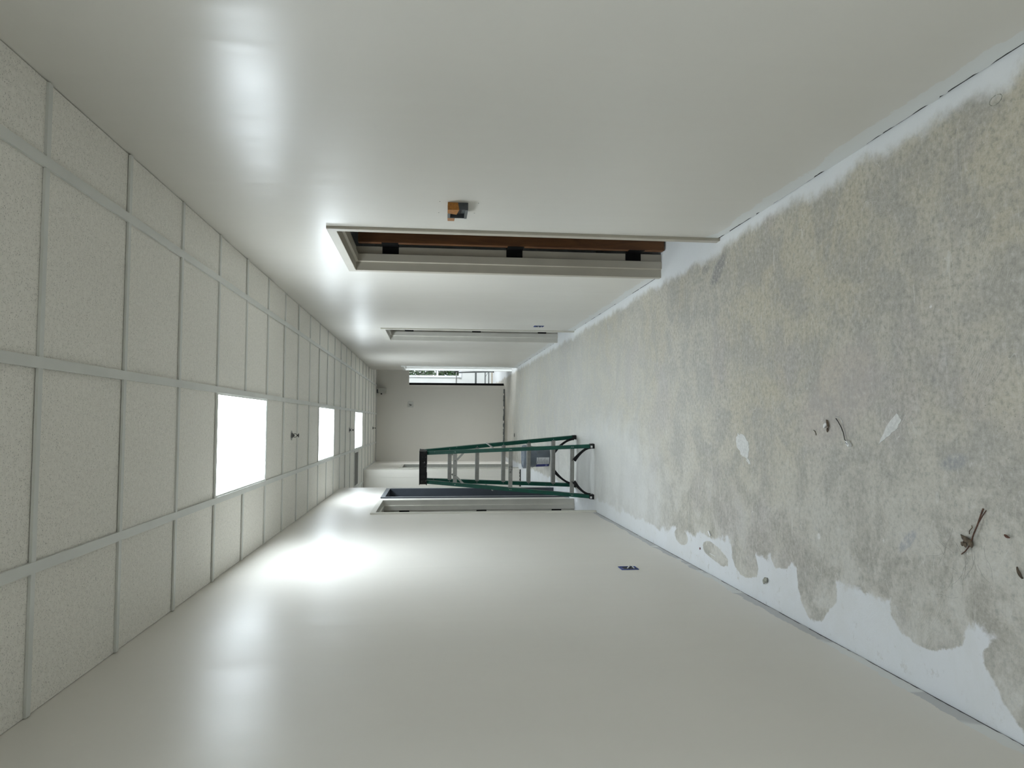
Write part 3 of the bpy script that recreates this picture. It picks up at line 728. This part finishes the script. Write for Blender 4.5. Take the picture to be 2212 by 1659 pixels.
# moulded black foot braces
def curve_brace(pts, y0, y1):
    """swept moulding; pts = (x, z, half width) along the curve"""
    n = len(pts); out = []; a = MB()
    for i, (x, z, h) in enumerate(pts):
        x0, z0 = pts[max(0, i-1)][:2]; x1, z1 = pts[min(n-1, i+1)][:2]
        L = math.hypot(x1-x0, z1-z0); nx, nz = -(z1-z0)/L, (x1-x0)/L
        for yy in (y0, y1): out += [(x+nx*h, yy, z+nz*h), (x-nx*h, yy, z-nz*h)]
    fs = [(0, 1, 3, 2), ((n-1)*4, (n-1)*4+2, (n-1)*4+3, (n-1)*4+1)]
    for i in range(n-1):
        b = i*4; c = b+4
        fs += [(b, b+1, c+1, c), (b+2, c+2, c+3, b+3), (b, c, c+2, b+2), (b+1, b+3, c+3, c+1)]
    return a.add(out, fs)
for sx in (-1, 1):
    for fn, zt_, sg in ((near_pt, .195, 1), (far_pt, .250, -1)):
        xe = abs(fn(1, .03).x)-.014; yb_ = fn(1, .12).y; pts = []
        for i in range(13):
            t = i/12
            x = .105+(xe-.105)*(1-(1-t)**1.55); z = .028+(zt_-.028)*(1-t)**.92
            pts.append((sx*x, z, .019-.006*math.sin(math.pi*t)-.004*t))
        curve_brace(pts, yb_+(.008 if sg > 0 else -.044), yb_+(.032 if sg > 0 else -.020)).build('foot_brace', M['blackpl'], ld, bevel=.002)
for fn, sgn in ((near_pt, 1), (far_pt, -1)):
    for sx in (-1, 1):
        p = fn(sx, .02)
        a = MB().hexa([(p.x-.024, p.y-.012 if sgn > 0 else p.y-.062, 0), (p.x+.024, p.y-.012 if sgn > 0 else p.y-.062, 0), (p.x+.024, p.y+.055 if sgn > 0 else p.y+.012, 0), (p.x-.024, p.y+.055 if sgn > 0 else p.y+.012, 0),
                       (p.x-.021, p.y-.008 if sgn > 0 else p.y-.058, .045), (p.x+.021, p.y-.008 if sgn > 0 else p.y-.058, .045), (p.x+.021, p.y+.05 if sgn > 0 else p.y+.008, .045), (p.x-.021, p.y+.05 if sgn > 0 else p.y+.008, .045)])
        ft = a.build('foot', M['blackpl'], ld, bevel=.004)
        if sgn > 0:
            MB().box(p.x-.014, p.x+.006, p.y-.0145, p.y-.010, .022, .040).build('white_sticker', M['paper'], ft)
# top cap with moulded trays
a = MB().box(-.166, .166, -.135, -.120, HT-.008, HT+.060).box(-.166, .166, .120, .135, HT-.008, HT+.060)
a.box(-.166, -.148, -.120, .120, HT-.008, HT+.060).box(.148, .166, -.120, .120, HT-.008, HT+.060).box(-.148, .148, -.120, .120, HT+.040, HT+.052)
a.box(-.172, .172, -.142, .142, HT+.060, HT+.067)
a.box(-.172, -.04, -.147, -.135, HT-.012, HT-.002).box(.04, .172, -.147, -.135, HT-.012, HT-.002)
for x in (-.12, -.06, .0, .07, .12): a.box(x-.006, x+.006, -.139, -.134, HT+.0, HT+.055)
a.build('top_cap', M['cap'], ld, bevel=.003, label='black plastic top cap flecked with pale paint')
# ------------------------------------------------------------------ bucket
bk = empty('bucket', (-.468, 9.915, 0), 0, label='grey plastic bucket with lid and blue and white label standing behind the ladder', category='bucket')
MB().lathe([(.001, .003), (.126, .003), (.130, .0), (.133, .004), (.145, .30), (.145, .335), (.001, .335)], n=48).build('body', M['bucket'], bk, smooth=True)
MB().lathe([(.145, .268), (.153, .268), (.154, .274), (.147, .276)], n=48).lathe([(.145, .290), (.155, .290), (.156, .297), (.147, .299)], n=48).build('rib', M['bucket'], bk, smooth=True)
a = MB().lathe([(.150, .312), (.158, .312), (.161, .320), (.161, .352), (.157, .362), (.149, .362), (.145, .352), (.118, .352), (.112, .356), (.06, .356), (.054, .352), (.03, .352), (.026, .362), (.018, .364), (.001, .364)], n=48)
for i in range(8):
    t = 2*math.pi*i/8; a.beam((.035*math.cos(t), .035*math.sin(t), .355), (.138*math.cos(t), .138*math.sin(t), .355), .006, .006, (-math.sin(t), math.cos(t), 0))
a.build('lid', M['lid'], bk, smooth=True)
a = MB(); pts = []
for i in range(15):
    t = math.pi*(i/14); pts.append((.157*math.cos(t), -.157*math.sin(t)*.96-.004, .29-.13*math.sin(t)))
a.tube([p for p in pts], .0022, 6)
a.build('handle', M['grey_face'], bk, smooth=True)
def patch(a0, a1, z0, z1, off, mb, n=14):
    vs = []
    for i in range(n+1):
        t = a0+(a1-a0)*i/n
        for z in (z0, z1):
            rr = .133+(.145-.133)*z/.3+off; vs.append((rr*math.cos(t), rr*math.sin(t), z))
    mb.add(vs, [(i*2, i*2+2, i*2+3, i*2+1) for i in range(n)])
d = math.radians
lb = MB(); patch(d(224), d(268), .012, .185, .0012, lb); lb = lb.build('label', M['label'], bk)
a = MB(); patch(d(196), d(225), .012, .185, .0018, a); a.build('blue_band', M['label_blue'], lb, label='dark blue band of the label')
a = MB(); rnd = random.Random(3)
for i in range(13):
    z = .172-i*.0118; s0 = 229; e0 = rnd.uniform(250, 266) if i > 2 else rnd.uniform(242, 252)
    q = s0
    while q < e0:
        w_ = rnd.uniform(2, 6); patch(d(q), d(min(q+w_, e0)), z, z+.0045, .0024, a, 2); q += w_+1
a.build('printed_lines', simple('grey_print', (.28, .28, .29), .7), lb)
a = MB(); patch(d(202), d(221), .03, .06, .0026, a, 3)
a.build('band_print', simple('pale_blue_print', (.16, .19, .42), .6), lb)
# ------------------------------------------------------------------ things lying on the floor
def top(name, label, cat, mb, mat, c, **kw): return mb.build(name, mat, origin=c, label=label, category=cat, **kw)
c = Vector((-.078, 2.658, 0))
cn = empty('wire_connector', c, 0, label='white wire connector with a curved black wire lying on the concrete', category='wire connector')
def cv(p): return (p[0]-c.x, p[1]-c.y, p[2])
ax = Vector((-.019, -.021, 0)).normalized(); sd = Vector((-ax.y, ax.x, 0))
bc = Vector((-.079, 2.657, .007))
MB().beam(cv(bc-ax*.013), cv(bc+ax*.013), .014, .011, (0, 0, 1)).build('connector_body', M['whitepl'], cn, bevel=.0015)
a = MB(); q = bc+Vector((0, 0, .0062))
a.beam(cv(q-ax*.003+sd*.001), cv(q+ax*.005+sd*.001), .0025, .003, (0, 0, 1)); a.beam(cv(q-ax*.010-sd*.002), cv(q-ax*.006-sd*.002), .0025, .004, (0, 0, 1))
a.build('slot', M['ink'], cn)
a = MB().tube([cv(p) for p in ((.019, 2.746, .004), (.006, 2.727, .006), (-.014, 2.706, .007), (-.034, 2.694, .006), (-.050, 2.688, .006), (-.064, 2.684, .006), (-.068, 2.672, .007))], .0016, 8)
a.build('black_wire', M['blackpl'], cn, smooth=True)
a = MB().tube([cv(p) for p in ((.028, 2.752, .003), (.026, 2.735, .004), (.021, 2.716, .004), (.006, 2.700, .004), (-.026, 2.688, .004), (-.050, 2.678, .005), (-.066, 2.668, .006))], .0007, 6)
a.build('thin_wire', M['chrome'], cn, smooth=True)
wr = bx
c = Vector((-.008, 2.815, 0))
pc = empty('plaster_chip', c, 0, label='small white plaster chip with a brown broken edge, just above the black wire', category='debris')
a = MB(); blob(a, (.000, .010, .006), .010, .013, .005, 5, .25, rot=.5); a.build('white_face', M['paper'], pc)
a = MB(); blob(a, (.006, -.008, .005), .015, .006, .005, 8, .35, rot=.4); blob(a, (-.018, -.004, .004), .009, .005, .004, 9, .3); a.build('broken_edge', M['leaf'], pc)
a = MB().tube([(-.030, 2.921, .002), (-.034, 2.908, .004), (-.042, 2.905, .002), (-.050, 2.901, .003)], .0016, 6)
top('wood_sliver', 'tiny dark curled sliver on the concrete beside the white plaster chip', 'debris', a, M['leaf'], (-.04, 2.91, 0))
def irregular(pts, n=4, amp=.004, seed=1):
    rnd = random.Random(seed); out = []
    for i in range(len(pts)):
        p = Vector(pts[i]); q = Vector(pts[(i+1) % len(pts)])
        for j in range(n):
            out.append((p+(q-p)*j/n)+Vector((rnd.uniform(-amp, amp), rnd.uniform(-amp, amp))))
    return [(v.x, v.y) for v in out]
a = MB().slab(irregular([(-.058, 3.690), (-.062, 3.620), (-.100, 3.565), (-.150, 3.560), (-.185, 3.585), (-.172, 3.640), (-.130, 3.700), (-.085, 3.715)], 4, .006, 2), 0, .0012)
a.slab(irregular([(-.172, 3.575), (-.205, 3.540), (-.212, 3.560), (-.190, 3.590)], 3, .004, 3), 0, .0012)
top('plaster_splat', 'oval pale splat of dried plaster on the concrete floor', 'plaster splat', a, M['plaster'], (-.13, 3.63, 0))
a = MB().slab(irregular([(.036, 2.372), (.016, 2.345), (-.022, 2.372), (-.040, 2.412), (-.078, 2.482), (-.035, 2.445), (-.008, 2.425)], 4, .003, 7), 0, .0012)
top('plaster_scrape', 'long triangular pale scrape of plaster on the concrete floor', 'plaster scrape', a, M['plaster'], (-.01, 2.42, 0))
c = Vector((-.33, 2.03, 0))
tw = empty('twig', c, 0, label='thin brown forked twig with a crumpled leaf on the concrete floor', category='twig')
from_px = {}
def fp(u, v, z=0.0):      # floor point seen at a spot of the photograph, for laying out the litter
    dr = F*1573.9+R*(829.5-v)-U*(u-1106); t = (z-CAMZ)/dr.z; return Vector((dr.x*t, dr.y*t, z))
a = MB().tube([fp(u, v, z)-c for u, v, z in ((2124, 1099, .006), (2119, 1112, .007), (2111, 1135, .008), (2103, 1154, .008), (2098, 1169, .007), (2092, 1182, .006), (2085, 1191, .005), (2077, 1197, .003))], .0026, 8, .0016)
a.build('main_stem', M['twig'], tw, smooth=True)
a = MB().tube([fp(u, v, z)-c for u, v, z in ((2130, 1103, .003), (2122, 1115, .004), (2115, 1128, .006))], .0013, 6); a.build('side_stem', M['twig'], tw, smooth=True)
a = MB(); q = fp(2090, 1168, .009)-c; blob(a, q, .022, .011, .007, 3, .35, rot=1.1); q = fp(2082, 1175, .006)-c; blob(a, q, .010, .010, .005, 6, .4); a.build('leaf', M['leaf'], tw)
a = MB().tube([fp(u, v, z) for u, v, z in ((2099, 1135, .003), (2100, 1140, .004), (2094, 1147, .003), (2094, 1154, .003))], .0013, 6)
top('leaf_stalk', 'short curled grey stalk beside the forked twig', 'debris', a, M['leaf'], fp(2097, 1145))
def flat_leaf(u, v, L, W, rot, seed, mat, name, label, lift=.004):
    c = fp(u, v); a = MB(); n = 8; vs = []; 
    for i in range(n+1):
        t = i/n; wd = W*math.sin(math.pi*min(1, t*.9+.08))**.8
        for sgn in (-1, 0, 1):
            x = (t-.5)*L; y = sgn*wd/2; z = .001+(abs(sgn)*lift)+.002*math.sin(t*3)
            vs.append((c.x+x*math.cos(rot)-y*math.sin(rot), c.y+x*math.sin(rot)+y*math.cos(rot), z))
    fs = []
    for i in range(n):
        for j in range(2): fs.append((i*3+j, i*3+j+1, (i+1)*3+j+1, (i+1)*3+j))
    top_n = len(vs); vs2 = [(x, y, z+.0006) for x, y, z in vs]
    a.add(vs, fs); a.add(vs2, fs)
    return top(name, label, 'leaf', a, mat, c)
flat_leaf(2178, 1158, .020, .008, -.35+math.pi/2, 1, M['leaf2'], 'dry_leaf', 'small reddish-brown dry leaf beside the forked twig')
flat_leaf(2206, 1237, .034, .012, -1.0+math.pi/2, 2, M['leaf'], 'dry_leaf', 'brown dry leaf at the very edge of the picture')
c = fp(1656, 1254); a = MB(); blob(a, (c.x, c.y, .008), .022, .015, .0085, 4, .18, rot=-1.0)
top('pebble', 'small grey lump on white paint by the left wall', 'debris', a, M['pebble'], c)
a = MB().slab([tuple(fp(u, v).xy) for u, v in ((1531, 1147), (1533.5, 1146.5), (1537.5, 1157), (1535, 1158))], .001, .008)
top('paper_chip', 'tiny folded white chip on the floor near the left wall', 'debris', a, M['paper'], fp(1534, 1152))
for i, (p, q, lbl) in enumerate([((1557.5, 1115), (1557.5, 1128), 'thin white splinter on the grey concrete farther from the left wall'), ((1533.5, 1195.5), (1545, 1202), 'thin white splinter on the white paint near the left wall')]):
    a = MB().tube([fp(*p, .0015), fp(*q, .0015)], .0015, 6); top('white_splinter', lbl, 'debris', a, M['paper'], fp(*p))
a = MB(); c = fp(1513, 1185); blob(a, (c.x, c.y, .003), .006, .005, .003, 3, .3); top('red_crumb', 'tiny dark red crumb on the white paint near the left wall', 'debris', a, simple('dark_red_crumb', (.16, .03, .04), .7), c)
c = fp(1111.5, 940); a = MB(); blob(a, (c.x, c.y, .006), .035, .028, .006, 3, .2); top('dark_chip', 'small dark chip on the far floor beyond the ladder', 'debris', a, M['ink'], c)
c = fp(2151, 216); a = MB()
a.tube([(c.x+.014*math.cos(t*.6)*1.0, c.y+.024*math.sin(t*.6), .0006) for t in range(11)], .0011, 6)
top('wire_ring', 'small dark ring mark on the floor by the right wall', 'ring', a, M['pebble'], c)
# loose hairs: fine dark threads in a tangle
hr = random.Random(21); a = MB()
for (u, v, L, ang) in [(2058, 1140, 60, 1.75), (2062, 1170, 50, .9), (2008, 1160, 50, 1.2), (2026, 1166, 45, .9), (2045, 1180, 45, 2.0), (2098, 1180, 60, 1.45), (2105, 1190, 70, 1.6), (2126, 1180, 80, 1.55),
                       (2000, 1200, 40, .2), (2040, 1225, 30, -.2), (2090, 1215, 60, 2.1), (2112, 1220, 50, 1.3), (2060, 1215, 60, 1.6), (2070, 1290, 50, 2.9), (2086, 1212, 70, 1.6)]:
    pts = []; x, y = u, v; b = ang
    for i in range(9):
        pts.append(fp(x, y, .0012+.0008*hr.random())); x += math.cos(b)*L/8; y += math.sin(b)*L/8; b += hr.uniform(-.35, .35)
    a.tube(pts, .00019, 4)
o = top('hair_tangle', 'tangle of fine dark hairs on the floor beside the twig', 'hair', a, M['ink'], fp(2070, 1220)); o['kind'] = 'stuff'
# ------------------------------------------------------------------ end room: small step platform
ws = empty('work_platform', (1.0, 18.55, 0), 0, label='folding metal work platform standing in the end room below the window', category='work platform')
for sx in (-1, 1):
    for sy in (-1, 1):
        a = MB().tube([(sx*.262, sy*.06, .93), (sx*.300, sy*.20, .03)], .013, 10)
        lg = a.build('leg', M['grey_face'], ws, smooth=True)
        MB().lathe([(.001, 0), (.019, 0), (.017, .045), (.001, .045)], (sx*.302, sy*.207, 0), n=14).build('foot', M['blackpl'], lg, smooth=True)
MB().box(-.28, .28, -.09, .09, .965, .990).build('platform_top', M['alu'], ws, bevel=.004)
MB().box(-.31, -.27, -.10, .10, .93, 1.0).build('end_bracket', M['blackpl'], ws, bevel=.004)
MB().box(.27, .31, -.10, .10, .93, 1.0).build('end_bracket', M['blackpl'], ws, bevel=.004)
MB().tube([(.27, -.06, .99), (.25, -.05, 1.10), (.20, -.03, 1.06)], .012, 8).build('top_clamp', M['blackpl'], ws, smooth=True)
for z, h in ((.49, .045), (.255, .024), (.165, .024)):
    k = (.93-z)/.9; x = .262+.038*k; y = -.06-.14*k
    MB().box(-x, x, y-.014, y+.014, z-h/2, z+h/2).build('cross_bar', M['grey_face'], ws)
MB().tube([(.290, -.185, .16), (.15, -.17, .25)], .005, 6).build('diagonal_stay', M['grey_face'], ws)
# ------------------------------------------------------------------ outdoors beyond the window
MB().box(-25, 30, 19.42, 60, -.25, -.12).build('ground', M['soil'], kind='structure')
def bush(x, y, rx, ry, rz, zc, n, mat, label, name='shrub', lw=.055, seed=1, stalks=0, blooms=0):
    rnd = random.Random(seed); r = empty(name, (x, y, -.12), label=label, category='shrub', group='shrubs outside the end window')
    a = MB()
    for i in range(n):
        t = rnd.uniform(0, 6.28); p = math.acos(rnd.uniform(-1, 1)); k = rnd.uniform(.45, 1)**.5
        c = Vector((rx*k*math.sin(p)*math.cos(t), ry*k*math.sin(p)*math.sin(t), zc+rz*k*math.cos(p)))
        if c.z < .05: continue
        d1 = Vector((rnd.gauss(0, 1), rnd.gauss(0, 1), rnd.gauss(0, 1))).normalized(); d2 = d1.cross(Vector((rnd.gauss(0, 1), rnd.gauss(0, 1), rnd.gauss(0, 1)))).normalized()
        s = lw*rnd.uniform(.6, 1.4)
        a.add([c-d1*s, c+d2*s*.45+d1*s*.1, c+d1*s, c-d2*s*.45], [(0, 1, 2, 3)])
    a.build('foliage', mat, r)
    a = MB()
    for i in range(stalks):
        t = rnd.uniform(0, 6.28); b = Vector((rnd.uniform(-.5, .5)*rx, rnd.uniform(-.5, .5)*ry, 0))
        e = Vector((rx*rnd.uniform(.5, 1.3)*math.cos(t), -abs(ry*rnd.uniform(.3, 1.0)*math.sin(t)), zc+rz*rnd.uniform(.3, 1.1)))
        mdl = (b+e)/2+Vector((0, 0, rnd.uniform(0, .3)))
        a.tube([b, mdl, e], .016, 5, .006)
    if stalks: a.build('stem', M['stalk'], r)
    if blooms:
        for i in range(blooms):
            q = MB(); blob(q, (rnd.uniform(-.15, .3), -ry*.95, zc+rnd.uniform(-.1, .05)), .05, .04, .05, i, .3); q.build('blossom', M['paper'], r, label='white blossom')
    return r
bush(1.9, 21.5, 1.2, .45, .95, 1.75, 3600, M['foliage2'], 'tall grey-green shrub of pale crossing stems outside the window', seed=5, stalks=46)
bush(1.85, 20.3, .75, .32, .55, .85, 2600, M['foliage'], 'low dark green shrub with white blossoms under the window', seed=6, stalks=6, blooms=3, lw=.05)
bush(2.6, 23.6, 3.2, .9, 2.5, 1.9, 15000, M['foliage'], 'wide dark green hedge mass behind the two nearer shrubs', name='hedge', seed=7, lw=.085, stalks=14)
